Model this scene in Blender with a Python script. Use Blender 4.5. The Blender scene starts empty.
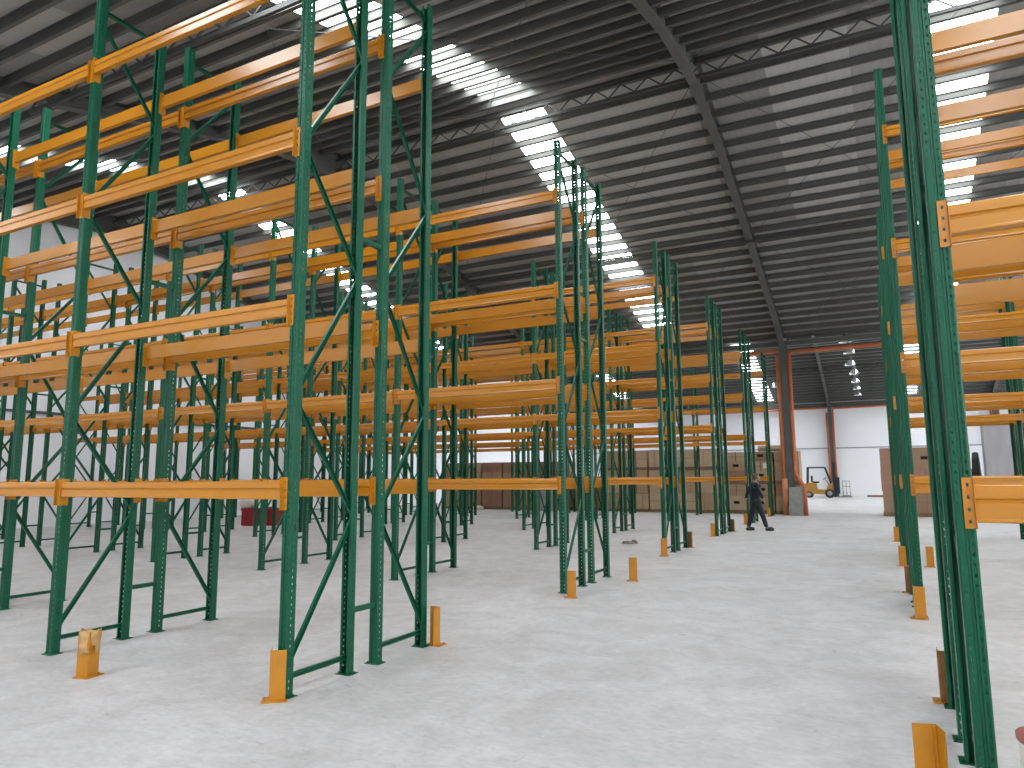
import bpy, bmesh, math, random
from mathutils import Vector, Matrix
random.seed(7)
S = bpy.context.scene
COL = S.collection

# ------------------------------------------------------------ camera
F_PX, YAW, PITCH, ROLL, CAM_H = 703.03, 0.4788, 0.1326, -0.0059, 1.6
cy, sy, cp, sp = math.cos(YAW), math.sin(YAW), math.cos(PITCH), math.sin(PITCH)
fwd = Vector((-sy*cp, cy*cp, sp)); r0 = Vector((cy, sy, 0)); u0 = r0.cross(fwd)
c_, s_ = math.cos(ROLL), math.sin(ROLL)
right = c_*r0 + s_*u0; up = -s_*r0 + c_*u0
cd = bpy.data.cameras.new('camera'); cam = bpy.data.objects.new('camera', cd); COL.objects.link(cam)
cd.sensor_width = 36.0; cd.lens = F_PX/1024*36.0; cd.clip_start = 0.05; cd.clip_end = 300
M3 = Matrix((right, up, -fwd)).transposed()
cam.matrix_world = Matrix.Translation((0, 0, CAM_H)) @ M3.to_4x4()
S.camera = cam
# ------------------------------------------------------------ world, light, exposure
w = bpy.data.worlds.new('sky'); S.world = w; w.use_nodes = True
w.node_tree.nodes['Background'].inputs[0].default_value = (0.75, 0.85, 1.0, 1)
w.node_tree.nodes['Background'].inputs[1].default_value = 1.0
SKYLIGHT = 15.0
FILL_BACK, FILL_SIDE = 1.1, 6.0  # strengths of the unseen wall panels added to raise the brightness
S.view_settings.view_transform = 'Standard'; S.view_settings.look = 'None'
S.view_settings.gamma = 1.0; S.view_settings.use_curve_mapping = False
S.view_settings.exposure = 0.08
try:
    S.cycles.max_bounces = 8; S.cycles.diffuse_bounces = 7; S.cycles.glossy_bounces = 3
    S.cycles.use_denoising = True
    S.cycles.sample_clamp_indirect = 6
    S.cycles.caustics_reflective = False; S.cycles.caustics_refractive = False
except Exception: pass

# ------------------------------------------------------------ materials
def mat(name, col, rough=0.5, metal=0.0, var=0.0, vscale=3.0, bump=0.0, bscale=20.0, spec=0.5, stretch=None, dark=None):
    m = bpy.data.materials.new(name); m.use_nodes = True
    nt = m.node_tree; b = nt.nodes['Principled BSDF']
    b.inputs['Base Color'].default_value = (*col, 1); b.inputs['Roughness'].default_value = rough
    b.inputs['Metallic'].default_value = metal; b.inputs['Specular IOR Level'].default_value = spec
    tc = nt.nodes.new('ShaderNodeTexCoord'); mp = nt.nodes.new('ShaderNodeMapping')
    nt.links.new(tc.outputs['Object'], mp.inputs[0])
    if stretch: mp.inputs['Scale'].default_value = stretch
    if var > 0:
        n = nt.nodes.new('ShaderNodeTexNoise'); n.inputs['Scale'].default_value = vscale; n.inputs['Detail'].default_value = 6
        nt.links.new(mp.outputs[0], n.inputs['Vector'])
        r = nt.nodes.new('ShaderNodeValToRGB'); r.color_ramp.elements[0].position = .3; r.color_ramp.elements[1].position = .7
        d = dark if dark else tuple(c*(1-var) for c in col)
        r.color_ramp.elements[0].color = (*d, 1); r.color_ramp.elements[1].color = (*[min(1, c*(1+var*.5)) for c in col], 1)
        nt.links.new(n.outputs['Fac'], r.inputs[0]); nt.links.new(r.outputs[0], b.inputs['Base Color'])
    if bump > 0:
        n2 = nt.nodes.new('ShaderNodeTexNoise'); n2.inputs['Scale'].default_value = bscale; n2.inputs['Detail'].default_value = 5
        nt.links.new(mp.outputs[0], n2.inputs['Vector'])
        bp = nt.nodes.new('ShaderNodeBump'); bp.inputs['Strength'].default_value = bump; bp.inputs['Distance'].default_value = .02
        nt.links.new(n2.outputs['Fac'], bp.inputs['Height']); nt.links.new(bp.outputs[0], b.inputs['Normal'])
    return m

GREEN = mat('green_paint', (0.003, 0.088, 0.043), 0.34, var=.18, vscale=2.5, spec=.28, stretch=(1, 1, .3))
ORANGE = mat('orange_paint', (0.49, 0.195, 0.010), 0.22, var=.10, vscale=1.5, stretch=(.4, 3, 3))
GUARD = mat('guard_paint', (0.50, 0.205, 0.008), 0.45, var=.15, vscale=6)
GUARD_SHADE = mat('shaded_guard_paint', (0.30, 0.14, 0.04), 0.6, var=.3, vscale=8)  # guard orange darkened: shade of the dark back side put into the colour
STEEL = mat('grey_steel_paint', (0.085, 0.087, 0.080), 0.6, var=.2, vscale=1.5)
RODM = mat('dark_rod', (0.05, 0.05, 0.05), 0.6)
PURLIN = mat('purlin_paint', (0.090, 0.090, 0.080), 0.65, var=.25, vscale=1.2, stretch=(.3, 1, 1))
WHITE = mat('white_wall', (0.88, 0.885, 0.91), 0.85, var=.04, vscale=.4, bump=.05)
PIPE = mat('orange_pipe_paint', (0.50, 0.135, 0.045), 0.5, var=.2, vscale=3)
PIPE_L = mat('faded_orange_pipe_paint', (0.62, 0.25, 0.12), 0.6, var=.2, vscale=3)
CONC = mat('grey_concrete', (0.30, 0.30, 0.28), 0.9, var=.2, vscale=4, bump=.2)
CARD = [mat('carton_%s' % n, c, 0.85, var=.1, vscale=3) for n, c in
        (('tan', (0.40, 0.285, 0.175)), ('pale', (0.47, 0.36, 0.24)), ('brown', (0.31, 0.20, 0.125)), ('reddish', (0.34, 0.19, 0.135)))]
CREASE = mat('carton_tape', (0.24, 0.16, 0.10), 0.6)
WOOD = mat('pallet_wood', (0.20, 0.13, 0.075), 0.8, var=.3, vscale=6, stretch=(1, 6, 6))
WOODL = mat('pale_pallet_wood', (0.50, 0.38, 0.24), 0.8, var=.25, vscale=6)
BLACK = mat('black_plastic', (0.012, 0.012, 0.014), 0.5)
OPENING_SHADE = mat('opening_shade', (0.01, 0.008, 0.006), 0.9)  # near-black colour standing in for shade inside carton openings
LABELW = mat('white_label', (0.75, 0.75, 0.74), 0.6)
YEL = mat('forklift_paint', (0.38, 0.19, 0.025), 0.4, var=.1, vscale=4)
RUBBER = mat('rubber', (0.02, 0.02, 0.02), 0.8)
RIM = mat('wheel_rim', (0.25, 0.25, 0.24), 0.5)
CHROME = mat('polished_reflector', (0.80, 0.81, 0.83), 0.22, metal=.9)
RED = mat('red_crate', (0.28, 0.015, 0.02), 0.5, var=.15, vscale=4)
SACK = mat('white_sack', (0.66, 0.64, 0.60), 0.8, var=.1, vscale=5, bump=.4, bscale=9)
REDCLOTH = mat('dull_red_trim', (0.35, 0.12, 0.09), 0.8)
WRAP = mat('grey_wrapped_panel', (0.36, 0.35, 0.36), 0.6, var=.12, vscale=2, stretch=(2, 2, .5))
SKIN = mat('skin', (0.36, 0.20, 0.13), 0.6)
SHIRT = mat('dark_shirt', (0.010, 0.014, 0.022), 0.85)
TROUS = mat('dark_trousers', (0.012, 0.018, 0.024), 0.85)
HAIR = mat('grey_brown_hair', (0.10, 0.075, 0.06), 0.8)
SHOE = mat('black_shoe', (0.01, 0.01, 0.01), 0.5)
STRAP = mat('pale_strap', (0.45, 0.42, 0.36), 0.7)
PLASTIC = mat('cloudy_wrap', (0.56, 0.33, 0.13), 0.25, var=.3, vscale=14)
RUBBLE = mat('rubble', (0.22, 0.18, 0.15), 0.9, var=.4, vscale=9)

def floor_mat():
    m = bpy.data.materials.new('concrete_floor'); m.use_nodes = True
    nt = m.node_tree; b = nt.nodes['Principled BSDF']; L = nt.links.new
    tc = nt.nodes.new('ShaderNodeTexCoord')
    def noise(sc, det, stretch=(1, 1, 1), dist=0):
        mp = nt.nodes.new('ShaderNodeMapping'); mp.inputs['Scale'].default_value = stretch
        L(tc.outputs['Object'], mp.inputs[0])
        n = nt.nodes.new('ShaderNodeTexNoise'); n.inputs['Scale'].default_value = sc; n.inputs['Detail'].default_value = det
        n.inputs['Distortion'].default_value = dist
        L(mp.outputs[0], n.inputs['Vector']); return n
    def ramp(n, p0, p1, c0, c1):
        r = nt.nodes.new('ShaderNodeValToRGB'); r.color_ramp.elements[0].position = p0; r.color_ramp.elements[1].position = p1
        r.color_ramp.elements[0].color = (*c0, 1); r.color_ramp.elements[1].color = (*c1, 1)
        L(n.outputs['Fac'], r.inputs[0]); return r
    def mul(a, bb, fac=1):
        x = nt.nodes.new('ShaderNodeMixRGB'); x.blend_type = 'MULTIPLY'; x.inputs[0].default_value = fac
        L(a.outputs[0], x.inputs[1]); L(bb.outputs[0], x.inputs[2]); return x
    a = ramp(noise(.35, 4, (1, 1, 1), .5), .3, .7, (0.55, 0.535, 0.532), (0.62, 0.62, 0.632))
    c = ramp(noise(2.2, 8, (1, 1, 1), 1.2), .35, .65, (0.84, 0.835, 0.83), (1, 1, 1))
    d = ramp(noise(14, 6, (1, 1.6, 1), .6), .3, .62, (0.86, 0.86, 0.86), (1, 1, 1))
    e = ramp(noise(5.5, 3, (1, 1, 1), 2.5), .26, .34, (0.80, 0.79, 0.78), (1, 1, 1))
    x = mul(mul(mul(a, c), d), e)
    L(x.outputs[0], b.inputs['Base Color'])
    rr = ramp(noise(1.3, 5), .3, .7, (.42, .42, .42), (.62, .62, .62)); L(rr.outputs[0], b.inputs['Roughness'])
    b.inputs['Specular IOR Level'].default_value = .35
    bp = nt.nodes.new('ShaderNodeBump'); bp.inputs['Strength'].default_value = .08; bp.inputs['Distance'].default_value = .02
    L(noise(9, 6).outputs['Fac'], bp.inputs['Height']); L(bp.outputs[0], b.inputs['Normal'])
    return m
FLOORM = floor_mat()

def roof_mat():
    # corrugated roof sheets: every sheet its own tone of weathered grey
    m = bpy.data.materials.new('roof_sheet'); m.use_nodes = True
    nt = m.node_tree; b = nt.nodes['Principled BSDF']; L = nt.links.new
    tc = nt.nodes.new('ShaderNodeTexCoord'); sx = nt.nodes.new('ShaderNodeSeparateXYZ'); L(tc.outputs['Object'], sx.inputs[0])
    mx = nt.nodes.new('ShaderNodeMath'); mx.operation = 'DIVIDE'; mx.inputs[1].default_value = 1.85; L(sx.outputs[0], mx.inputs[0])
    fx = nt.nodes.new('ShaderNodeMath'); fx.operation = 'FLOOR'; L(mx.outputs[0], fx.inputs[0])
    my = nt.nodes.new('ShaderNodeMath'); my.operation = 'DIVIDE'; my.inputs[1].default_value = 7.8; L(sx.outputs[1], my.inputs[0])
    fy = nt.nodes.new('ShaderNodeMath'); fy.operation = 'FLOOR'; L(my.outputs[0], fy.inputs[0])
    cb = nt.nodes.new('ShaderNodeCombineXYZ'); L(fx.outputs[0], cb.inputs[0]); L(fy.outputs[0], cb.inputs[1])
    wn = nt.nodes.new('ShaderNodeTexWhiteNoise'); L(cb.outputs[0], wn.inputs['Vector'])
    r = nt.nodes.new('ShaderNodeValToRGB')
    r.color_ramp.elements[0].color = (0.235, 0.235, 0.22, 1); r.color_ramp.elements[1].color = (0.44, 0.44, 0.42, 1)
    L(wn.outputs['Value'], r.inputs[0]); L(r.outputs[0], b.inputs['Base Color'])
    b.inputs['Roughness'].default_value = .6; b.inputs['Metallic'].default_value = 0.0
    wv = nt.nodes.new('ShaderNodeTexWave'); wv.bands_direction = 'X'; wv.inputs['Scale'].default_value = 1.6
    L(tc.outputs['Object'], wv.inputs['Vector'])
    bp = nt.nodes.new('ShaderNodeBump'); bp.inputs['Strength'].default_value = .3; bp.inputs['Distance'].default_value = .02
    L(wv.outputs['Fac'], bp.inputs['Height']); L(bp.outputs[0], b.inputs['Normal'])
    return m
ROOFM = roof_mat()

def sky_panel():
    m = bpy.data.materials.new('translucent_skylight'); m.use_nodes = True
    nt = m.node_tree; b = nt.nodes['Principled BSDF']
    b.inputs['Base Color'].default_value = (.8, .85, .9, 1); b.inputs['Roughness'].default_value = .6
    b.inputs['Emission Color'].default_value = (0.93, 0.97, 1.0, 1); b.inputs['Emission Strength'].default_value = SKYLIGHT
    return m
SKYM = sky_panel()

# ------------------------------------------------------------ mesh helpers
class MB:
    def __init__(s): s.v = []; s.f = []; s.m = []; s.mi = 0
    def add(s, vs, fs):
        o = len(s.v); s.v += [tuple(v) for v in vs]; s.f += [tuple(i+o for i in f) for f in fs]; s.m += [s.mi]*len(fs)
    def box(s, x0, x1, y0, y1, z0, z1, M=None):
        vs = [Vector(p) for p in ((x0,y0,z0),(x1,y0,z0),(x1,y1,z0),(x0,y1,z0),(x0,y0,z1),(x1,y0,z1),(x1,y1,z1),(x0,y1,z1))]
        if M: vs = [M @ v for v in vs]
        s.add(vs, [(0,3,2,1),(4,5,6,7),(0,1,5,4),(1,2,6,5),(2,3,7,6),(3,0,4,7)])
    def bar(s, a, b, wd, ht, upv=(0, 0, 1)):
        a = Vector(a); b = Vector(b); d = (b-a).normalized(); q = Vector(upv)
        if abs(d.dot(q)) > .98: q = Vector((1, 0, 0))
        x = d.cross(q).normalized(); z = x.cross(d).normalized()
        vs = []
        for p in (a, b):
            for i, j in ((-1,-1),(1,-1),(1,1),(-1,1)): vs.append(p + x*(i*wd/2) + z*(j*ht/2))
        s.add(vs, [(0,1,2,3),(7,6,5,4),(0,4,5,1),(1,5,6,2),(2,6,7,3),(3,7,4,0)])
    def tube(s, pts, r, n=12, caps=True):
        pts = [Vector(p) for p in pts]; rings = []
        rr = r if isinstance(r, (list, tuple)) else [r]*len(pts)
        for i, p in enumerate(pts):
            d = ((pts[min(i+1, len(pts)-1)] - p).normalized() + (p - pts[max(i-1, 0)]).normalized())
            d = d.normalized() if d.length > 0 else Vector((0, 0, 1))
            q = Vector((0, 0, 1)) if abs(d.z) < .9 else Vector((0, 1, 0))
            x = d.cross(q).normalized(); y = x.cross(d)
            rings.append([p + x*math.cos(2*math.pi*k/n)*rr[i] + y*math.sin(2*math.pi*k/n)*rr[i] for k in range(n)])
        vs = [v for rg in rings for v in rg]; fs = []
        for i in range(len(pts)-1):
            for k in range(n):
                k2 = (k+1) % n; fs.append((i*n+k, i*n+k2, (i+1)*n+k2, (i+1)*n+k))
        if caps: fs.append(tuple(range(n-1, -1, -1))); fs.append(tuple((len(pts)-1)*n+k for k in range(n)))
        s.add(vs, fs)
    def lathe(s, prof, n=20, c=(0, 0, 0), axis='z'):
        vs = []; fs = []
        for (r, z) in prof:
            for k in range(n):
                a = 2*math.pi*k/n; x, y = r*math.cos(a), r*math.sin(a)
                vs.append((c[0]+x, c[1]+y, c[2]+z) if axis == 'z' else (c[0]+x, c[1]+z, c[2]+y))
        for i in range(len(prof)-1):
            for k in range(n):
                k2 = (k+1) % n; fs.append((i*n+k, i*n+k2, (i+1)*n+k2, (i+1)*n+k))
        s.add(vs, fs)
    def prism(s, poly, axis, a, b):
        n = len(poly)
        def P(p, t):
            return {'x': (t, p[0], p[1]), 'y': (p[0], t, p[1]), 'z': (p[0], p[1], t)}[axis]
        s.add([P(p, a) for p in poly] + [P(p, b) for p in poly],
              [tuple(range(n))[::-1], tuple(range(n, 2*n))] + [(i, (i+1) % n, n+(i+1) % n, n+i) for i in range(n)])
    def mesh(s, name, mats, smooth=False):
        me = bpy.data.meshes.new(name); me.from_pydata(s.v, [], s.f)
        for m in (mats if isinstance(mats, (list, tuple)) else [mats]): me.materials.append(m)
        for p, i in zip(me.polygons, s.m): p.material_index = i; p.use_smooth = smooth
        bm = bmesh.new(); bm.from_mesh(me); bmesh.ops.recalc_face_normals(bm, faces=bm.faces); bm.to_mesh(me); bm.free()
        return me

def put(name, me, parent=None, loc=(0, 0, 0), rz=0.0, rot=None):
    o = bpy.data.objects.new(name, me); COL.objects.link(o); o.location = loc
    o.rotation_euler = rot if rot else (0, 0, rz)
    if parent: o.parent = parent
    return o
def tag(o, label=None, cat=None, group=None, kind=None):
    if label: o['label'] = label
    if cat: o['category'] = cat
    if group: o['group'] = group
    if kind: o['kind'] = kind
    return o
def empty(name, loc, rz=0, **k):
    o = put(name, None, None, loc, rz); o.empty_display_size = .2; return tag(o, **k)
def struct(name, me, **k): return tag(put(name, me, **k), kind='structure')
def bevel_mesh(me, wd, seg=2):
    bm = bmesh.new(); bm.from_mesh(me)
    bmesh.ops.bevel(bm, geom=[e for e in bm.edges if e.calc_face_angle(0) > .6], offset=wd, segments=seg, affect='EDGES', clamp_overlap=True)
    bm.to_mesh(me); bm.free(); return me

# ------------------------------------------------------------ building
XL, XR = -25.9, 18.85
Y_BACK, Y_END = -9.0, 62.8
RIDGE_Z, SL, HALF = 11.35, .262, 15.6
RIDGES = (-15.2, 16.0, 47.2)
def roof_z(y, off=0.0):
    return max(RIDGE_Z - SL*abs(y-r) for r in RIDGES) + off
mb = MB(); mb.box(XL-.3, XR+.3, Y_BACK-.3, Y_END+.3, -.2, 0)
struct('floor', mb.mesh('floor', FLOORM))
def gable_poly(y0, y1, off):
    pts = [(y0, -.05)]
    ys = [y0] + [r for r in RIDGES] + [-0.0+.4, 31.6] + [y1]; ys = sorted(y for y in set(ys) if y0 <= y <= y1)
    pts = [(y1, 0), (y0, 0)] + [(y, roof_z(y, off)) for y in ys]
    return pts
for nm, x0, x1 in (('wall_left', XL-.25, XL),):
    mb = MB(); mb.prism(gable_poly(Y_BACK, Y_END, .34), 'x', x0, x1); struct(nm, mb.mesh(nm, WHITE))
mb = MB(); mb.box(XL, XR, Y_END, Y_END+.25, 0, 7.6); mb.box(XL, XR, Y_END-.14, Y_END, 0, 3.85); struct('wall_far', mb.mesh('wall_far', WHITE))
mb = MB(); mb.box(XL, XR, Y_BACK-.25, Y_BACK, 0, 2.2); mb.box(XL, XR, Y_BACK-.25, Y_BACK, 6.2, 9.9)
BY = [Y_BACK + i*(Y_END-Y_BACK)/12 for i in range(13)]
BX = [XL + i*(XR-XL)/8 for i in range(9)]
for x in BX: mb.box(max(x-.4, XL), min(x+.4, XR), Y_BACK-.25, Y_BACK, 2.2, 6.2)
struct('wall_back', mb.mesh('wall_back', WHITE))
mb = MB(); mb.box(XL, XR, Y_END-.20, Y_END-.141, 3.78, 3.88); struct('trim_1', mb.mesh('trim', mat('grey_ledge', (.33, .34, .36), .8)))

STRIPS = ((-20.2, -19.05), (-8.8, -7.5), (1.55, 2.87), (12.7, 14.1))
SHEET = .34
def slope_sheet(mb, xa, xb, ya, yb, th=.05):
    za, zb = roof_z(ya, SHEET), roof_z(yb, SHEET)
    mb.add([(xa,ya,za),(xb,ya,za),(xb,yb,zb),(xa,yb,zb),(xa,ya,za+th),(xb,ya,za+th),(xb,yb,zb+th),(xa,yb,zb+th)],
           [(0,3,2,1),(4,5,6,7),(0,1,5,4),(1,2,6,5),(2,3,7,6),(3,0,4,7)])
wi = 1
ceil_main = None
mb = MB(); mb.box(XR, XR+.25, Y_BACK, Y_END, 0, 3.0); mb.box(XR, XR+.25, Y_BACK, Y_END, 6.4, 7.2)
mb.prism([(Y_END, 7.2), (Y_BACK, 7.2)] + [(y, roof_z(y, .34)) for y in (Y_BACK, .4, 16.0, 31.6, 47.2, Y_END)], 'x', XR, XR+.25)
for y in BY: mb.box(XR, XR+.25, max(y-.5, Y_BACK), min(y+.5, Y_END), 3.0, 6.4)
struct('wall_right', mb.mesh('wall_right', WHITE))
FILLM_BACK = sky_panel(); FILLM_BACK.name = 'added_back_fill_panel'  # glow for panels added in the unseen back wall as fill light
FILLM_BACK.node_tree.nodes['Principled BSDF'].inputs['Emission Strength'].default_value = FILL_BACK
FILLM_SIDE = sky_panel(); FILLM_SIDE.name = 'added_side_fill_panel'  # glow for added fill panels in the unseen right wall
FILLM_SIDE.node_tree.nodes['Principled BSDF'].inputs['Emission Strength'].default_value = FILL_SIDE
for i in range(8):  # added fill panels set in the back wall openings
    m2 = MB(); m2.box(BX[i]+.4, BX[i+1]-.4, Y_BACK-.14, Y_BACK-.10, 2.2, 6.2)
    struct('window_or_fill_%d' % wi, m2.mesh('wall_fill_panel', FILLM_BACK)); wi += 1
for i in range(12):  # added fill panels along the right wall, out of view
    m2 = MB(); m2.box(XR+.10, XR+.14, BY[i]+.5, BY[i+1]-.5, 3.0, 6.4)
    struct('window_or_fill_%d' % wi, m2.mesh('wall_fill_panel', FILLM_SIDE)); wi += 1
for gi, rg in enumerate(RIDGES):
    mb = MB()
    for ya, yb in ((max(rg-HALF, Y_BACK), rg), (rg, rg+HALF)):
        if yb < Y_BACK: continue
        ya = max(ya, Y_BACK)
        ST = [(-8.52, -7.28) if gi == 1 and ya < 15 and st[0] == -8.8 else (-19.6, -18.5) if gi == 1 and ya < 15 and st[0] == -20.2 else st for st in STRIPS]
        xs = [XL] + [v for st in ST for v in st] + [XR]
        for i in range(0, len(xs), 2): slope_sheet(mb, xs[i], xs[i+1], ya, yb)
        ym = ya+.9 if ya < rg-.1 else ya+.25
        yn = yb-.25 if ya < rg-.1 else yb-.9
        for st in ST:
            if True:
                slope_sheet(mb, st[0], st[1], ya, ym); slope_sheet(mb, st[0], st[1], yn, yb)
                m2 = MB()
                if gi == 1 and st[0] == -8.52:     # one solid sheet interrupts this strip
                    slope_sheet(m2, st[0], st[1], ym, 10.5, .012); slope_sheet(mb, st[0], st[1], 10.5, 11.2); slope_sheet(m2, st[0], st[1], 11.2, yn, .012)
                else: slope_sheet(m2, st[0], st[1], ym, yn, .012)
                struct('window_or_fill_%d' % wi, m2.mesh('skylight', SKYM)); wi += 1
    c = struct('ceiling', mb.mesh('roof', ROOFM))
    if gi == 1: ceil_main = c
    if gi == 2: ceil_far = c
    if gi == 0: ceil_near = c

# purlins, rafters and lattice girders are parts of the roof
PB = .12
pm = MB(); pm.box(XL, XR, -.022, .022, .03, .2); pm.box(XL, XR, -.022, .05, .03, .042); pm.box(XL, XR, -.05, .022, .19, .205)
PUR = pm.mesh('purlin', PURLIN)
for i in range(26):
    for sg in (-1, 1):
        if i == 0 and sg == -1: continue
        y = 16.0 + sg*(.12 + i*.612)
        put('purlin', PUR, ceil_main, (0, y, roof_z(y, PB)))
for i in range(27):
    y = 47.3 + i*.575; put('purlin', PUR, ceil_far, (0, y, roof_z(y, PB)))
    y = 47.1 - i*.575; put('purlin', PUR, ceil_far, (0, y, roof_z(y, PB)))
RX = (-25.55, -14.45, -3.35, 7.75, 18.5)
def rafter_mesh(rg):
    mb = MB()
    ys = [rg-HALF+.0, rg-HALF+1.8, rg-2.6, rg, rg+2.6, rg+HALF-1.8, rg+HALF]
    extra = [.35, 0, 0, .42, 0, 0, .35]
    for (ya, ea), (yb, eb) in zip(list(zip(ys, extra))[:-1], list(zip(ys, extra))[1:]):
        zA, zB = roof_z(ya), roof_z(yb)
        ta, tb = zA+.33, zB+.33; ba, bb = zA-ea, zB-eb
        for x0, x1, lo, hi in ((-.01, .01, 0, 0), (-.115, .115, 'b', 0), (-.115, .115, 't', 0)):
            if lo == 0: A0, A1, B0, B1 = ba, ta, bb, tb
            elif lo == 'b': A0, A1, B0, B1 = ba, ba+.018, bb, bb+.018
            else: A0, A1, B0, B1 = ta-.018, ta, tb-.018, tb
            mb.add([(x0,ya,A0),(x1,ya,A0),(x1,yb,B0),(x0,yb,B0),(x0,ya,A1),(x1,ya,A1),(x1,yb,B1),(x0,yb,B1)],
                   [(0,3,2,1),(4,5,6,7),(0,1,5,4),(1,2,6,5),(2,3,7,6),(3,0,4,7)])
    # purlin cleats on the web
    return mb.mesh('rafter', STEEL)
for rg, par in list(zip(RIDGES, (ceil_near, ceil_main, ceil_far)))[1:]:
    me = rafter_mesh(rg)
    for x in RX: put('rafter', me, par, (x, 0, 0))
LATT = mat('dark_lattice_paint', (0.045, 0.045, 0.042), 0.6)
def girder(par, y, zt, depth=.34, pitch=.68, XL=XL):
    mb = MB()
    mb.box(XL, XR, y-.03, y+.03, zt-.05, zt); mb.box(XL, XR, y-.03, y+.03, zt-depth-.08, zt-depth)
    n = int((XR-XL)/pitch)
    for i in range(n):
        x = XL+i*pitch
        mb.bar((x, y, zt-depth), (x+pitch/2, y, zt-.05), .03, .03); mb.bar((x+pitch/2, y, zt-.05), (x+pitch, y, zt-depth), .03, .03)
    put('lattice_girder', mb.mesh('girder', LATT), par)
for y, dp in ((7.2, .34), (16.0, .34), (23.6, .12)): girder(ceil_main, y, roof_z(y, .12), dp, XL=-14.4 if y == 7.2 else XL)
girder(ceil_far, 47.2, roof_z(47.2, .12)); girder(ceil_far, 55.2, roof_z(55.2, .12))
mb = MB()
def rod(mb, x0, ya, x1, yb, off=.05):
    mb.tube([(x0, ya, roof_z(ya, off)), (x1, yb, roof_z(yb, off))], .008, 6)
for xa, xb in ((-14.45, -3.35), (-3.35, 7.75)):
    xm = (xa+xb)/2
    for a, b in ((16.3, 23.6), (23.6, 31.2)):
        rod(mb, xa, a, xm, b); rod(mb, xm, a, xa, b); rod(mb, xm, a, xb, b); rod(mb, xb, a, xm, b)
    rod(mb, xa, 15.7, xm, 8); rod(mb, xm, 15.7, xa, 8); rod(mb, xm, 15.7, xb, 8); rod(mb, xb, 15.7, xm, 8)
put('brace_rod', mb.mesh('brace_rods', RODM), ceil_main)
# valley beams between the gables
mb = MB(); mb.box(XL, XR, 31.45, 31.75, 7.10, 7.30); put('valley_beam', mb.mesh('valley', STEEL), ceil_main)
mb = MB(); mb.box(XL, XR, 62.3, 62.6, 7.12, 7.5); put('eave_beam', mb.mesh('eave', STEEL), ceil_far)
# long grey strut at the left under the near slope
# conduit on left wall
mb = MB(); mb.tube([(XL+.06, 10, 3.95), (XL+.06, 26, 3.95)], .05, 8); struct('trim_2', mb.mesh('conduit', STEEL))

# ------------------------------------------------------------ pallet racking
X_L, W, Y1, D, G, P = -4.0361, 2.9225, 4.0748, .695, .3708, 5.2357
X_R, Y_R, P_R, H = .3027, 4.2187, 5.282, 6.674
HW, HD = .043, .042
LEVELS = (1.615, 3.055, 4.465, 5.925)       # connector tops
def upright_mesh():
    pitch, hh = .05, .0085
    # (x, y), flag = the strip that ends at this point is perforated
    path = [((-.024, HD), 0), ((-HW, HD), 0), ((-HW, .004), 0), ((-HW, -.005), 1), ((-HW, -HD+.008), 0), ((-HW+.008, -HD), 0),
            ((-.029, -HD), 0), ((-.020, -HD), 1), ((-.009, -HD), 0), ((-.006, -HD+.007), 0), ((.006, -HD+.007), 0), ((.009, -HD), 0),
            ((.020, -HD), 0), ((.029, -HD), 1), ((HW-.008, -HD), 0), ((HW, -HD+.008), 0), ((HW, -.005), 0), ((HW, .004), 1), ((HW, HD), 0), ((.024, HD), 0)]
    zs = [0.0]; flags = []
    k = 0
    while (k+1)*pitch < H-.02:
        z = .05 + k*pitch
        if z+2*hh > H-.02: break
        zs += [z, z+2*hh]; flags += [0, 1]; k += 1
    zs.append(H); flags.append(0)
    bm = bmesh.new(); grid = []
    for z in zs: grid.append([bm.verts.new((p[0][0], p[0][1], z)) for p in path])
    for i in range(len(zs)-1):
        for j in range(len(path)-1):
            if flags[i] and path[j+1][1]: continue
            bm.faces.new((grid[i][j], grid[i][j+1], grid[i+1][j+1], grid[i+1][j]))
    bmesh.ops.recalc_face_normals(bm, faces=bm.faces)
    bmesh.ops.solidify(bm, geom=bm.faces[:], thickness=.0022)
    me = bpy.data.meshes.new('upright'); bm.to_mesh(me); bm.free(); me.materials.append(GREEN); return me
UP = upright_mesh()
mb = MB(); mb.box(-.072, .072, -.06, .06, 0, .006); mb.tube([(-.058, -.03, .006), (-.058, -.03, .016)], .007, 6); mb.tube([(.058, .03, .006), (.058, .03, .016)], .007, 6)
PLATE = mb.mesh('base_plate', GREEN)
NODES = (.18, 1.28, 2.24, 3.37, 4.34, 5.46, 6.42)
def brace_mesh(a, b, z0, z1):
    mb = MB()
    A = Vector((0, a, z0)); B = Vector((0, b, z1)); d = (B-A).normalized(); n = Vector((1, 0, 0)); q = d.cross(n)
    w2, t = .019, .0025
    for off, wx, wq in ((0, .0025, .038),):
        mb.bar(A, B, wx, wq, q)
    for sgn in (-1, 1):
        o = q*(sgn*w2)
        mb.bar(A+o+n*.011, B+o+n*.011, .024, t, q)
    return mb.mesh('brace', GREEN)
BR = {}
for m in (0, 1):
    ends = (.0, D) if m == 0 else (D, .0)
    L = []
    for i in range(len(NODES)-1):
        L.append(brace_mesh(ends[i % 2], ends[(i+1) % 2], NODES[i]+.03, NODES[i+1]-.03))
    L.append(brace_mesh(0, D, .14, .14)); L.append(brace_mesh(0, D, 6.5, 6.5))
    BR[m] = L
mb = MB(); mb.box(-.022, .022, 0, G-2*HD, -.02, .02); SPACER = mb.mesh('row_spacer', GREEN)

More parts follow.
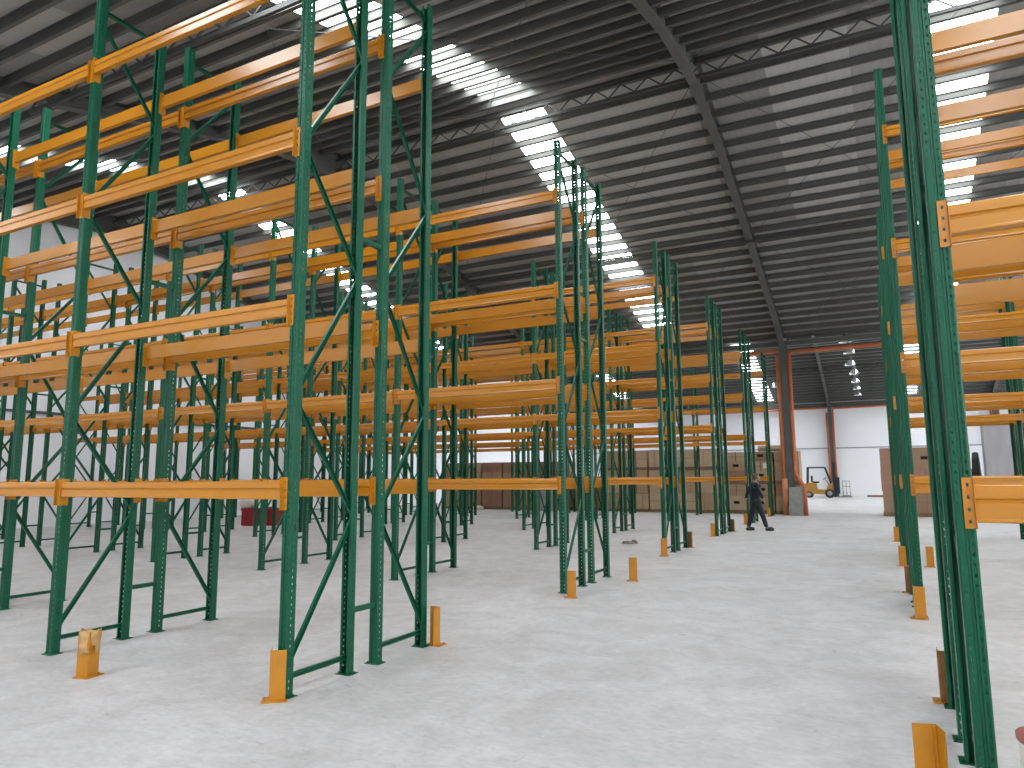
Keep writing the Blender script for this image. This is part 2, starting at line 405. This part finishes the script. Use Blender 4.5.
def beam_mesh(hb, joined, W):
    top = -.035; x0, x1 = HW+.003, W-HW-.003
    yf, yb = -HD-.022, -HD+.026
    g = hb*.36
    prof = [(yb, top), (yf+.006, top), (yf, top-.006), (yf, top-g), (yf+.012, top-g-.008), (yf+.012, top-g-.014), (yf+.004, top-g-.022),
            (yf+.004, top-hb+.02), (yf, top-hb+.014), (yf, top-hb+.004), (yf+.004, top-hb), (yb, top-hb)]
    mb = MB(); mb.prism(prof, 'x', x0, x1)
    if joined:
        for s0, s1, e0, e1 in ((HW-.048, HW, HW, HW+.004), (W-HW, W-HW+.048, W-HW-.004, W-HW)):
            mb.box(s0, s1, -HD-.008, -HD-.003, -.25, 0); mb.box(e0, e1, yf, .01, -.25, 0)
    return mb.mesh('beam', ORANGE)
def connector_mesh():
    # perforated plate hooked on the post face with a flange at the beam end
    xs = [HW-.046, HW-.029, HW-.017, HW]; zs = [-.25]
    for k in range(4): zs += [-.225+k*.06, -.208+k*.06]
    zs.append(0)
    bm = bmesh.new(); gr = [[bm.verts.new((x, -HD-.004, z)) for x in xs] for z in zs]
    for i in range(len(zs)-1):
        for j in range(3):
            if i % 2 == 1 and j == 1: continue
            bm.faces.new((gr[i][j], gr[i][j+1], gr[i+1][j+1], gr[i+1][j]))
    bmesh.ops.recalc_face_normals(bm, faces=bm.faces); bmesh.ops.solidify(bm, geom=bm.faces[:], thickness=.004)
    me = bpy.data.meshes.new('c'); bm.to_mesh(me); bm.free()
    mb = MB(); mb.box(HW+.0005, HW+.004, -HD-.03, .012, -.25, 0)
    mb.add([v.co for v in me.vertices], [tuple(p.vertices) for p in me.polygons])
    return mb.mesh('connector', ORANGE)
CONN = connector_mesh()
BEAM = {}
def BM(hb, W):
    if (hb, W) not in BEAM: BEAM[(hb, W)] = (beam_mesh(hb, False, W), beam_mesh(hb, True, W))
    return BEAM[(hb, W)]

def rack(x0, ks, yf, mirror, detail, hb, label, bays=None, W=W, dz=0.0):
    """one run of racking; ks = frame indices, x = x0 + k*W"""
    ks = sorted(ks)
    root = empty('pallet_rack', (x0+ks[0]*W, yf, 0), label=label, cat='pallet rack', group='green and orange pallet racks')
    for k in ks:
        lx = (k-ks[0])*W
        for yy, rz in ((0, 0), (D, math.pi)):
            u = put('upright', UP, root, (lx, yy, .006), rz)
            put('base_plate', PLATE, u, (0, 0, -.006))
        for me in BR[mirror]: put('brace', me, root, (lx, 0, 0))
        if mirror == 0:
            for z in (.5, 3.75): put('row_spacer', SPACER, root, (lx, D+HD, z))
    for k in ks[:-1]:
        lx = (k-ks[0])*W
        for z in LEVELS:
            for yy, rz in ((0, 0), (D, math.pi)):
                if bays and not bays(k, z, yy): continue
                hh = hb if hb != .185 else {0: .185, 1: .155}.get(LEVELS.index(z), .13)
                b = put('beam', BM(hh, W)[0 if detail else 1], root, (lx if rz == 0 else lx+W, yy, z+dz), rz)
                if detail:
                    put('connector', CONN, b, (0, 0, 0))
                    c = put('connector', CONN, b, (W, 0, 0)); c.scale = (-1, 1, 1)
    return root
ORD = ('nearest', 'second', 'third', 'fourth', 'fifth', 'sixth')
kl = {0: range(-3, 1), 1: range(-7, 1), 2: range(-7, 1), 3: range(-7, 1), 4: range(-7, 1), 5: range(-7, 1)}
for i in range(6):
    y = Y1 + i*P
    hb = (.135, .155, .14, .125, .12, .12)[i]
    rowname = '%s double row left of the aisle' % ORD[i] if i < 5 else 'single row left of the aisle before the far carton stacks'
    if i < 5:
        rack(X_L, kl[i], y, 0, i < 2, hb, 'green pallet rack with orange beams, camera-side half of %s' % rowname)
        rack(X_L, kl[i], y+D+G, 1, i < 2, hb, 'green pallet rack with orange beams, rear half of %s' % rowname)
    else:
        rack(X_L, kl[i], y, 1, False, hb, 'green pallet rack with orange beams, the single last row left of the aisle')
WR = 2.75
kr = {0: range(0, 2), 1: range(0, 3), 2: range(0, 3), 3: range(0, 4)}
for i in range(4):
    y = Y_R + i*P_R
    xr = X_R+.055 if i == 0 else X_R
    rack(xr, kr[i], y, 0, i < 2, .185, 'green pallet rack with orange beams, camera-side half of %s double row right of the aisle' % ORD[i], W=WR, dz=-.027 if i == 0 else 0)
    rack(xr, kr[i], y+D+G, 1, i < 2, .185, 'green pallet rack with orange beams, rear half of %s double row right of the aisle' % ORD[i], W=WR, dz=-.027 if i == 0 else 0)

# ------------------------------------------------------------ post protectors
def guard_mesh(a=.115, h=.355, t=.006):
    mb = MB(); mb.box(0, a, 0, t, .006, h); mb.box(0, t, t, a, .006, h)
    mb.box(.006, .02, .006, .02, .006, h*.98)
    return bevel_mesh(mb.mesh('guard', GUARD), .0015, 1)
GU = guard_mesh()
mb = MB(); mb.box(-.05, .13, -.045, .10, 0, .006)
for x, y in ((-.03, -.02), (.10, -.02)): mb.tube([(x, y, .006), (x, y, .018)], .01, 6)
GUP = mb.mesh('guard_base', GUARD)
GU2 = GU.copy(); GU2.materials[0] = GUARD_SHADE  # guard copy in the shade-darkened colour
def guard(x, y, rz, label, me=GU, sc=1.0):
    o = put('post_protector', me, None, (x, y, 0), rz)
    tag(o, label, 'post protector', 'orange steel post protectors'); o.scale = (1, 1, sc)
    put('base_plate', GUP, o); return o
gl = 'orange post protector '
q = math.radians
guard(-4.05, 3.937, q(40), gl+'in front of the corner post of the nearest left rack')
guard(-3.905, 5.975, q(180), gl+'behind the last aisle post of the nearest left row')
guard(-3.83, 8.96, q(25), gl+'at the near aisle corner of the second left row')
guard(-3.56, 10.80, q(25), gl+'standing alone on the floor past the second left row')
guard(-4.06, 14.38, q(20), gl+'at the near aisle corner of the third left row')
guard(-3.905, 16.42, q(180), 'shade-toned dark post protector at the rear aisle corner of the third left row', GU2)
guard(-4.16, 19.58, q(15), gl+'at the near aisle corner of the fourth left row')
guard(-3.905, 21.66, q(180), 'shade-toned dark post protector at the rear aisle corner of the fourth left row', GU2)
guard(-4.16, 24.83, q(15), gl+'behind the walking person, at the fifth left row')
guard(-4.11, 30.00, q(10), gl+'at the aisle end of the last single left row')
g = guard(-5.87, 3.73, q(103), gl+'wrapped in torn plastic, alone at the lower left')
mb = MB()
rs = random.Random(3); n = 14
for i in range(7):
    z = .015+i*.058
    for k in range(n):
        a = 2*math.pi*k/n; r = .072 + .012*rs.uniform(-1, 1) + (.012 if i == 0 else 0)
        mb.v.append((.06+r*math.cos(a)*1.05, .055+r*math.sin(a), z + (.02*rs.uniform(-1, 1) if i == 6 else 0)))
for i in range(3, 6):
    for k in range(n):
        if i == 3 and k in (3, 4, 9): continue
        mb.f.append((i*n+k, i*n+(k+1) % n, (i+1)*n+(k+1) % n, (i+1)*n+k)); mb.m.append(0)
me = mb.mesh('wrap', PLASTIC, True)
bm = bmesh.new(); bm.from_mesh(me); bmesh.ops.delete(bm, geom=[v for v in bm.verts if not v.link_faces], context='VERTS'); bmesh.ops.solidify(bm, geom=bm.faces[:], thickness=.002); bm.to_mesh(me); bm.free()
tag(put('plastic_wrap', me, g), 'torn cloudy plastic wrap')
guard(.165, 4.31, q(197), gl+'cut off by the bottom edge, beside the nearest right rack post')
guard(.275, 6.06, 0, 'shade-toned brown post protector at the rear post of the nearest right row', GU2)
guard(.24, 9.36, 0, gl+'in front of the aisle corner post of the second right row')
guard(.205, 11.35, 0, 'shade-toned brown post protector behind the second right row', GU2)
guard(.62, 14.60, 0, gl+'seen through the gap right of the second right row')
guard(.19, 14.55, 0, gl+'at the aisle corner of the third right row')
guard(.19, 19.85, 0, gl+'at the aisle corner of the fourth right row')

# ------------------------------------------------------------ steel columns with pipes
def column(x, y, label, kink=True, pipes=True):
    c = empty('steel_column', (x, y, 0), label=label, cat='column', group='grey steel columns with orange downpipes')
    mb = MB(); mb.box(-.02, .02, -.17, .17, .0, 7.1); mb.box(-.14, .14, -.19, -.172, 0, 7.1); mb.box(-.14, .14, .172, .19, 0, 7.1)
    put('column_shaft', mb.mesh('shaft', STEEL), c)
    for sgn in ((-1, 1) if pipes else ()):
        if sgn > 0 and kink: pts = [(.22, -.12, 6.7), (.22, -.12, 1.65), (.56, -.30, 1.15), (.56, -.30, .0)]
        else: pts = [(sgn*.22, -.12, 6.7), (sgn*.22, -.12, .0)]
        mb = MB(); mb.tube(pts, .085, 14); put('downpipe', mb.mesh('pipe', PIPE, True), c)
    if kink:
        mb = MB(); mb.tube([(-.20, -.14, .0), (-.20, -.14, 1.5)], .115, 14); tag(put('pipe_boot', mb.mesh('boot', PIPE_L, True), c), 'faded pale orange pipe boot')
    mb = MB(); mb.box(-.06 if kink else -.3, .45 if kink else .3, -.36, .2, 0, 1.15); mb.box(-.09 if kink else -.33, .48 if kink else .33, -.39, .23, 0, .42)
    put('concrete_plinth', bevel_mesh(mb.mesh('plinth', CONC), .02), c)
    return c
column(-3.35, 31.6, 'grey steel column with orange downpipes beside the stacked cartons, centre right')
column(-3.35, 62.35, 'orange-edged column against the far white wall behind the forklift', False)
column(-14.45, 31.6, 'bare grey steel column deep among the left racks, behind cartons', False, False)
column(7.75, 31.6, 'grey steel column with orange downpipes behind the right racks', False)
column(7.75, 62.35, 'orange edged column at the far white wall, behind the right racks', False)
def pipe_run(y, x0, x1, z, label, r=.075):
    mb = MB(); mb.tube([(x0, y, z-.25), (x0, y, z), (x0+.12, y, z+.03), (x1-.12, y, z+.10), (x1, y, z+.1), (x1, y, z+.20)], r, 14)
    return tag(put('gutter_pipe', mb.mesh('gutter', PIPE, True)), label, 'pipe', 'orange rainwater pipes')
pipe_run(31.5, -3.11, 7.4, 6.78, 'long orange rainwater pipe below the roof valley right of the near column', .085)
pipe_run(31.5, -14.2, -3.59, 6.78, 'long orange rainwater pipe below the roof valley left of the near column', .085)
pipe_run(62.2, -3.11, 3.0, 6.98, 'orange pipe along the top of the far wall right of the column')
pipe_run(62.2, -14.2, -3.59, 6.98, 'orange pipe along the top of the far wall left of the column')

# ------------------------------------------------------------ high bay lamps
mb = MB(); mb.lathe([(.27, -.0), (.265, .02), (.22, .14), (.13, .26), (.07, .32), (.065, .32), (.12, .25), (.21, .13), (.258, 0)], 20); REFL = mb.mesh('reflector', CHROME, True)
mb = MB(); mb.lathe([(.001, .5), (.075, .49), (.085, .34), (.07, .31), (.001, .31)], 14); LH = mb.mesh('housing', STEEL, True)
mb = MB(); mb.lathe([(.001, .06), (.05, .08), (.06, .16), (.03, .3), (.001, .31)], 12); BULB = mb.mesh('bulb', LABELW, True)
def lamp(x, y, z, label):
    e = empty('high_bay_lamp', (x, y, z), label=label, cat='lamp', group='bell shaped high bay lamps')
    put('reflector', REFL, e); put('lamp_housing', LH, e); put('bulb', BULB, e)
    m = MB(); m.tube([(0, 0, .49), (0, 0, roof_z(y, .3)-z)], .012, 6); put('cord', m.mesh('cord', RODM), e)
for i, (x, y) in enumerate(((-1.0, 33.9), (-.95, 37.1), (-1.05, 41.3), (-.98, 45.0), (-1.04, 49.1), (-1.06, 53.1), (-1.1, 57.0))):
    lamp(x, y, 7.45, 'silver bell shaped lamp, %s from the camera in the hanging line beside the aisle' % (ORD + ('seventh',))[i])
lamp(-12.27, 45.4, 7.45, 'silver bell shaped lamp seen small between left rack beams')
lamp(-5.83, 49.1, 7.45, 'silver bell shaped lamp just left of the orange piped column')

# ------------------------------------------------------------ cartons and pallets
def pallet_mesh(w_, d_):
    mb = MB()
    for z in (0, .12):
        for k in range(6): mb.box(-w_/2+k*w_/6+.01, -w_/2+(k+1)*w_/6-.02, -d_/2, d_/2, z, z+.02)
    for yy in (-d_/2, -.05, d_/2-.1): mb.box(-w_/2, w_/2, yy, yy+.1, .02, .12)
    return mb.mesh('pallet', WOOD)
_pc = {}
def carton_mesh(w_, d_, h_, mi, style):
    key = (w_, d_, h_, mi, style)
    if key in _pc: return _pc[key]
    mb = MB(); mb.box(-w_/2, w_/2, -d_/2, d_/2, 0, h_)
    mb.mi = 1
    e = .006
    if style == 0:      # taped seams
        mb.box(-.03, .03, -d_/2-e, -d_/2, 0, h_); mb.box(-w_/2, w_/2, -d_/2-e, -d_/2, h_*.5-.01, h_*.5+.01)
    elif style == 1:    # strapped
        for x in (-w_/4, w_/4): mb.box(x-.012, x+.012, -d_/2-e, -d_/2, 0, h_)
        mb.box(-w_/2, w_/2, -d_/2-e, -d_/2, h_-.03, h_)
    else:               # near-black patch painting the shade inside an opening
        mb.mi = 2; mb.box(-.12, .12, -d_/2-e, -d_/2, h_*.45, h_*.45+.12)
        mb.mi = 1; mb.box(-w_/2, w_/2, -d_/2-e, -d_/2, 0, .02)
    _pc[key] = mb.mesh('carton', [CARD[mi], CREASE, OPENING_SHADE]); return _pc[key]
LAY = ('bottom', 'second', 'third', 'fourth', 'fifth')
NUM = ('first', 'second', 'third', 'fourth', 'fifth', 'sixth', 'seventh')
def stack(x0, n, wd, y, heights, mats, where, styles, lefts='left', dep=1.1, pallets=(0,)):
    for i in range(n):
        x = x0 + (i+.5)*wd; z = 0
        for li, h in enumerate(heights):
            if li in pallets:
                tag(put('wooden_pallet', pallet_mesh(wd-.04, dep), None, (x, y, z)), 'wooden pallet under %s layer, %s stack from left %s' % (LAY[li], NUM[i], where), 'pallet', 'wooden pallets')
                z += .14
            jx = random.uniform(-.02, .02)
            hh = h
            me = carton_mesh(round(wd-.07, 3), dep-.05, hh, random.choice(mats), random.choice(styles))
            tag(put('cardboard_carton', me, None, (x+jx, y+random.uniform(-.03, .03), z), random.uniform(-.01, .01)),
                '%s layer brown carton, %s stack from left %s' % (LAY[li], NUM[i], where), 'carton', 'brown cartons %s' % where)
            z += hh
stack(-20.9, 6, 1.22, 32.6, (.80, .95, .50), (0, 2, 3), 'in the far left carton group', (0, 1), pallets=(0,))
stack(-11.8, 5, 1.12, 32.6, (.72, 1.05, .78), (0, 1, 1), 'in the centre carton group', (0, 1), pallets=(0, 2))
stack(-6.15, 3, 1.05, 32.6, (.62, .50, .42, .42, .42), (0, 1, 2), 'in the group by the column', (0, 2, 2), pallets=(0, 2))
stack(-.02, 3, 1.05, 32.6, (.85, .85, .85), (3, 3, 2), 'in the group behind the right racks', (0, 2), pallets=(0,))
for bx, bz, n in ((-13.3, 0, 1),):
    stack(bx, 1, 1.2, 32.6, (.9, .6), (2,), 'beside the far left carton group', (0,))
# wooden beam bundle / roll on top of the left-of-column group
mb = MB(); mb.tube([(-4.7, 32.5, 2.81), (-3.5, 32.5, 2.81)], .13, 14)
o = tag(put('cardboard_roll', mb.mesh('roll', CARD[1], True)), 'pale rolled cardboard lying on top of the cartons beside the column', 'roll')
mb = MB(); mb.lathe([(.001, .0), (.25, .0), (.3, .06), (.28, .15), (.12, .2), (.001, .21)], 12, (0, 0, 0))
tag(put('white_sack', mb.mesh('sack', SACK, True), None, (-18.4, 31.6, 0), .3), 'white sack on the floor in front of the far left carton group', 'sack')
# grey wrapped panel behind right racks
mb = MB(); mb.box(3.38, 4.75, 30.5, 31.1, .0, 3.42); mb.box(3.33, 4.80, 30.46, 31.14, 0, .1)
tag(put('wrapped_crate', bevel_mesh(mb.mesh('wrapped', WRAP), .03)), 'tall pale grey wrapped crate seen through the nearest right rack bay', 'crate')

m = MB(); m.lathe([(.001, 0), (.13, 0), (.15, .3), (.12, .9), (.16, 1.5), (.13, 2.1), (.10, 2.42), (.001, 2.45)], 14)
tag(put('tarpaulin_roll', m.mesh('tarp', BLACK, True), None, (3.16, 31.2, 0)), 'black tarpaulin roll standing upright left of the tall grey wrapped crate', 'tarpaulin')
for o in list(COL.objects):
    if o.name.startswith('cardboard_carton') and -5.3 < o.location.x < -4.3 and 1.6 < o.location.z < 1.9:
        m = MB(); m.box(.1, .3, -.545, -.535, .12, .34); put('paper_label', m.mesh('label', LABELW), o)
# ------------------------------------------------------------ red crates, white bags
mb = MB(); mb.box(-.26, .26, -.2, .2, .02, .58); mb.box(-.28, .28, -.22, .22, .52, .6)
for x in (-.2, 0, .2): mb.box(x-.02, x+.02, -.225, .225, .02, .52)
mb.box(-.24, .24, -.18, .18, 0, .02)
RC = mb.mesh('crate', RED)
tag(put('plastic_crate', RC, None, (-19.62, 17.95, 0)), 'red plastic crate under a white sack behind the left racks', 'crate', 'red plastic crates')
tag(put('plastic_crate', RC, None, (-19.02, 18.35, 0)), 'dark red plastic crate right of the one carrying the white sack', 'crate', 'red plastic crates')
def blob(rx, ry, rz, seed, cz):
    bm = bmesh.new(); bmesh.ops.create_icosphere(bm, subdivisions=3, radius=1)
    rs = random.Random(seed); ph = [rs.uniform(0, 6) for _ in range(6)]
    for v in bm.verts:
        c = v.co; f = 1+.10*math.sin(3*c.x+ph[0])+.08*math.sin(5*c.y+ph[1])+.06*math.sin(6*c.z+ph[2]+3*c.x)
        v.co = Vector((c.x*rx*f, c.y*ry*f, max(c.z*rz*f, -cz)))
    me = bpy.data.meshes.new('blob'); bm.to_mesh(me); bm.free()
    for p in me.polygons: p.use_smooth = True
    return me
me = blob(.3, .24, .24, 5, .2); me.materials.append(SACK)
tag(put('stuffed_sack', me, None, (-19.75, 17.95, .8)), 'white stuffed sack lying on the red plastic crate', 'sack')

# rubble on the floor
me = blob(.17, .10, .07, 11, .0); me.materials.append(RUBBLE)
m2 = blob(.1, .08, .09, 13, .0); m2.materials.append(RUBBLE)
o = tag(put('rubble_lump', me, None, (-5.53, 16.75, .0), .3), 'small crumpled grey brown lump lying on the floor beyond the second row', 'debris')
put('rubble_chip', m2, o, (.13, .06, 0))
# white tub at the lower right corner
mb = MB(); mb.lathe([(.001, 0), (.12, 0), (.135, .02), (.145, .42), (.15, .44), (.001, .44)], 24)
o = put('plastic_tub', mb.mesh('tub', SACK, True), None, (.60, 3.88, 0)); o.scale = (1, 1, 1.07); tag(o, 'pale tub with dull red lid cut off by the lower right edge', 'tub')
mb = MB(); mb.lathe([(.001, .475), (.10, .47), (.155, .455), (.153, .437), (.15, .43)], 24); put('lid', mb.mesh('lid', REDCLOTH, True), o)

# ------------------------------------------------------------ forklift
def forklift(x, y, rz):
    f = empty('forklift', (x, y, 0), rz, label='small yellow forklift with black overhead guard parked by the far white wall', cat='forklift')
    mb = MB(); mb.prism([(-1.15, .35), (-1.12, 1.0), (-.95, 1.12), (-.35, 1.08), (-.3, .62), (.35, .58), (.5, 1.05), (.72, 1.08), (.80, .3), (.2, .26), (-.6, .26)], 'y', -.48, .48)
    put('chassis', bevel_mesh(mb.mesh('chassis', YEL), .03), f)
    mb = MB()
    for yy in (-.46, .46):
        mb.bar((-.95, yy, 1.05), (-.88, yy, 2.22), .09, .09, (0, 1, 0)); mb.bar((.66, yy, 1.05), (.30, yy, 2.22), .09, .09, (0, 1, 0))
        mb.bar((-.90, yy, 2.22), (.32, yy, 2.22), .09, .09, (0, 1, 0))
    for k in range(7): mb.bar((-.88+k*.2, -.46, 2.24), (-.88+k*.2, .46, 2.24), .04, .03)
    put('overhead_guard', mb.mesh('guard', BLACK), f)
    mb = MB(); mb.box(-.62, -.15, -.24, .24, 1.08, 1.2); mb.box(-.7, -.58, -.24, .24, 1.15, 1.62)
    put('seat', bevel_mesh(mb.mesh('seat', BLACK), .03), f)
    mb = MB(); mb.tube([(.5, 0, 1.0), (.25, 0, 1.42)], .025, 8)
    a = [(.25+.16*math.cos(t)*.75, .17*math.sin(t), 1.43+.16*math.cos(t)*.6) for t in [2*math.pi*i/16 for i in range(17)]]
    mb.tube(a, .015, 6); put('steering_wheel', mb.mesh('steer', BLACK), f)
    for wx, wr in ((.55, .33), (-.85, .25)):
        for yy in (-.5, .36):
            mb = MB(); mb.lathe([(.001, 0), (wr*.9, 0), (wr, .03), (wr, .13), (wr*.9, .16), (.001, .16)], 24, (0, 0, 0), 'y')
            wl = put('wheel', mb.mesh('tyre', RUBBER, True), f, (wx, yy, wr))
            mb = MB(); mb.lathe([(.001, -.01), (wr*.5, -.01), (wr*.55, .01), (wr*.55, .15), (wr*.5, .17), (.001, .17)], 18, (0, 0, 0), 'y'); put('wheel_rim', mb.mesh('rim', RIM, True), wl)
    mb = MB()
    for yy in (-.32, .26): mb.box(.80, 1.0, yy, yy+.06, .06, 2.62)
    for z in (.3, 1.2, 2.5): mb.box(.86, .94, -.3, .3, z, z+.1)
    mb.box(.90, .94, -.22, .22, .5, 2.35)
    put('mast', mb.mesh('mast', BLACK), f)
    mb = MB(); mb.box(1.0, 1.06, -.45, .45, .2, .32); mb.box(1.0, 1.06, -.45, .45, .62, .72)
    for k in range(7): mb.box(1.0, 1.22, -.42+k*.135, -.38+k*.135, .3, 1.5)
    mb.box(1.0, 1.04, -.44, .44, 1.4, 1.46); put('load_backrest', mb.mesh('backrest', BLACK), f)
    for yy in (-.3, .2):
        mb = MB(); mb.box(1.06, 1.1, yy, yy+.1, .06, .7); mb.box(1.06, 2.0, yy, yy+.1, .05, .09); put('fork', mb.mesh('fork', BLACK), f)
    return f
forklift(-3.95, 57.5, 0)
mb = MB()
for x in (0, .25, .5): mb.tube([(x, 0, 0), (x, 0, 1.25)], .02, 8); mb.tube([(x, .6, 0), (x, .6, .4)], .02, 8)
for z in (.12, .8, 1.2): mb.tube([(0, 0, z), (.5, 0, z)], .02, 8)
mb.box(-.05, .55, -.05, .65, .05, .12)
tag(put('hand_cart', mb.mesh('cart', RIM), None, (-2.65, 60.2, 0), .0), 'thin grey metal hand cart beside the forklift mast at the far wall', 'cart')
tag(put('wooden_pallet', pallet_mesh(2.2, 1.2), None, (.1, 60.5, 0)), 'low empty pallet on the floor at the foot of the far white wall', 'pallet')

# ------------------------------------------------------------ person
def skin_obj(name, joints, edges, m, parent, root=0, sub=2):
    me = bpy.data.meshes.new(name); me.from_pydata([j[0] for j in joints], edges, []); me.materials.append(m)
    o = put(name, me, parent)
    md = o.modifiers.new('skin', 'SKIN'); sv = me.skin_vertices[0].data
    for i, j in enumerate(joints):
        r = j[1]; sv[i].radius = (r, r) if not isinstance(r, tuple) else r
        sv[i].use_root = (i == root)
    md.use_smooth_shade = True
    s2 = o.modifiers.new('sub', 'SUBSURF'); s2.levels = sub; s2.render_levels = sub
    return o
def person(x, y, rz):
    p = empty('person', (x, y, 0), rz, label='person in dark shirt and dark trousers walking along the aisle', cat='person')
    # local: +x = walking direction, +y = the person's left
    J = [((0, 0, .90), .06), ((.0, 0, 1.05), .075), ((.01, 0, 1.22), .08), ((.02, 0, 1.36), .07), ((.03, 0, 1.44), .05), ((.05, 0, 1.50), .048)]
    E_ = [(0,1),(1,2),(2,3),(3,4),(4,5)]
    def chain(start, pts):
        prev = start
        for q in pts: J.append(q); E_.append((prev, len(J)-1)); prev = len(J)-1
        return prev
    # right leg forward, left leg back
    chain(0, [((.02, -.08, .84), .055), ((.16, -.10, .48), .046), ((.26, -.10, .10), .034), ((.30, -.10, .05), .036), ((.42, -.11, .035), .028)])
    chain(0, [((-.01, .08, .84), .055), ((-.08, .10, .48), .046), ((-.22, .10, .10), .034), ((-.20, .10, .05), .036), ((-.08, .11, .035), .028)])
    def hand(w_, d, side):
        d = Vector(d).normalized(); w_ = Vector(w_); sd = Vector((0, 0, 1)).cross(d)
        sd = sd.normalized() if sd.length > .1 else Vector((1, 0, 0))
        palm = len(J)-1
        c = chain(palm, [(tuple(w_+d*.07), (.030, .018))])
        for k, ln in enumerate((.065, .075, .07, .055)):
            b = w_+d*.08+sd*((k-1.5)*.018); q = Vector((.25, 0, 0))*ln
            chain(c, [(tuple(b+d*ln*.5), .009), (tuple(b+d*ln+q), .008)])
        chain(c, [(tuple(w_+d*.045+Vector((.035, 0, 0))), .010), (tuple(w_+d*.075+Vector((.055, 0, 0))), .009)])
    chain(3, [((.0, .16, 1.35), .042), ((-.13, .22, 1.12), .034), ((-.20, .22, .90), .028)]); hand((-.20, .22, .90), (-.15, 0, -1), 1)
    chain(3, [((.0, -.16, 1.35), .042), ((.05, -.23, 1.12), .034), ((.16, -.23, .92), .028)]); hand((.16, -.23, .92), (.25, 0, -1), -1)
    body = skin_obj('body', J, E_, SKIN, p)
    # head
    bm = bmesh.new(); bmesh.ops.create_uvsphere(bm, u_segments=28, v_segments=20, radius=1)
    for v in bm.verts:
        c = v.co; x_, y_, z_ = c.x*.098, c.y*.076, c.z*.115
        if c.z < 0: x_ *= 1+.12*c.z; y_ *= 1+.28*c.z
        if c.x > .9 and abs(c.y) < .22 and -.35 < c.z < .05: x_ += .020
        if c.x > .8 and abs(abs(c.y)-.38) < .14 and .0 < c.z < .2: x_ -= .010
        if c.x > .8 and abs(c.y) < .3 and -.55 < c.z < -.45: x_ += .006
        if abs(c.y) > .93 and abs(c.z) < .28: y_ *= 1.14
        v.co = Vector((x_+.065, y_, z_+1.575))
    me = bpy.data.meshes.new('head'); bm.to_mesh(me); bm.free(); me.materials.append(SKIN)
    for q in me.polygons: q.use_smooth = True
    put('head', me, p)
    bm = bmesh.new(); bmesh.ops.create_uvsphere(bm, u_segments=24, v_segments=16, radius=1)
    bmesh.ops.delete(bm, geom=[v for v in bm.verts if (v.co.x > .55 and v.co.z < .45) or v.co.z < -.62], context='VERTS')
    for v in bm.verts: v.co = Vector((v.co.x*.105+.058, v.co.y*.084, v.co.z*.118+1.588))
    bmesh.ops.solidify(bm, geom=bm.faces[:], thickness=.006)
    me = bpy.data.meshes.new('hair'); bm.to_mesh(me); bm.free(); me.materials.append(HAIR); put('hair', me, p)
    mb = MB()
    for yy in (-.03, .03): mb.lathe([(.001, -.004), (.009, 0), (.001, .004)], 8, (.150, yy, 1.592), 'y')
    put('eyes', mb.mesh('eyes', BLACK), p)
    T = [((0, 0, .84), .155), ((.0, 0, .97), .150), ((.0, 0, 1.10), .150), ((.01, 0, 1.24), .165), ((.02, 0, 1.36), .135), ((.03, 0, 1.43), .062),
         ((.0, .18, 1.36), .070), ((-.13, .23, 1.12), .055), ((-.198, .222, .93), .046), ((.0, -.18, 1.36), .070), ((.05, -.235, 1.12), .055), ((.155, -.232, .95), .046)]
    skin_obj('shirt', T, [(0,1),(1,2),(2,3),(3,4),(4,5),(4,6),(6,7),(7,8),(4,9),(9,10),(10,11)], SHIRT, p)
    T = [((0, 0, .98), .145), ((.0, 0, .88), .150), ((.03, -.085, .78), .115), ((.16, -.10, .48), .080), ((.27, -.10, .085), .060),
         ((-.01, .085, .78), .115), ((-.08, .10, .48), .080), ((-.215, .10, .085), .060)]
    skin_obj('trousers', T, [(0,1),(1,2),(2,3),(3,4),(1,5),(5,6),(6,7)], TROUS, p)
    for sx, yy in ((.27, -.10), (-.24, .10)):
        me = blob(.15, .055, .06, 3, .045); me.materials.append(SHOE); put('shoe', me, p, (sx+.08, yy, .045))
    mb = MB(); mb.bar((.10, -.03, 1.42), (.175, -.10, 1.12), .035, .008, (1, 0, 0)); put('strap', mb.mesh('strap', STRAP), p)
    return p
person(-3.38, 22.25, math.radians(30))
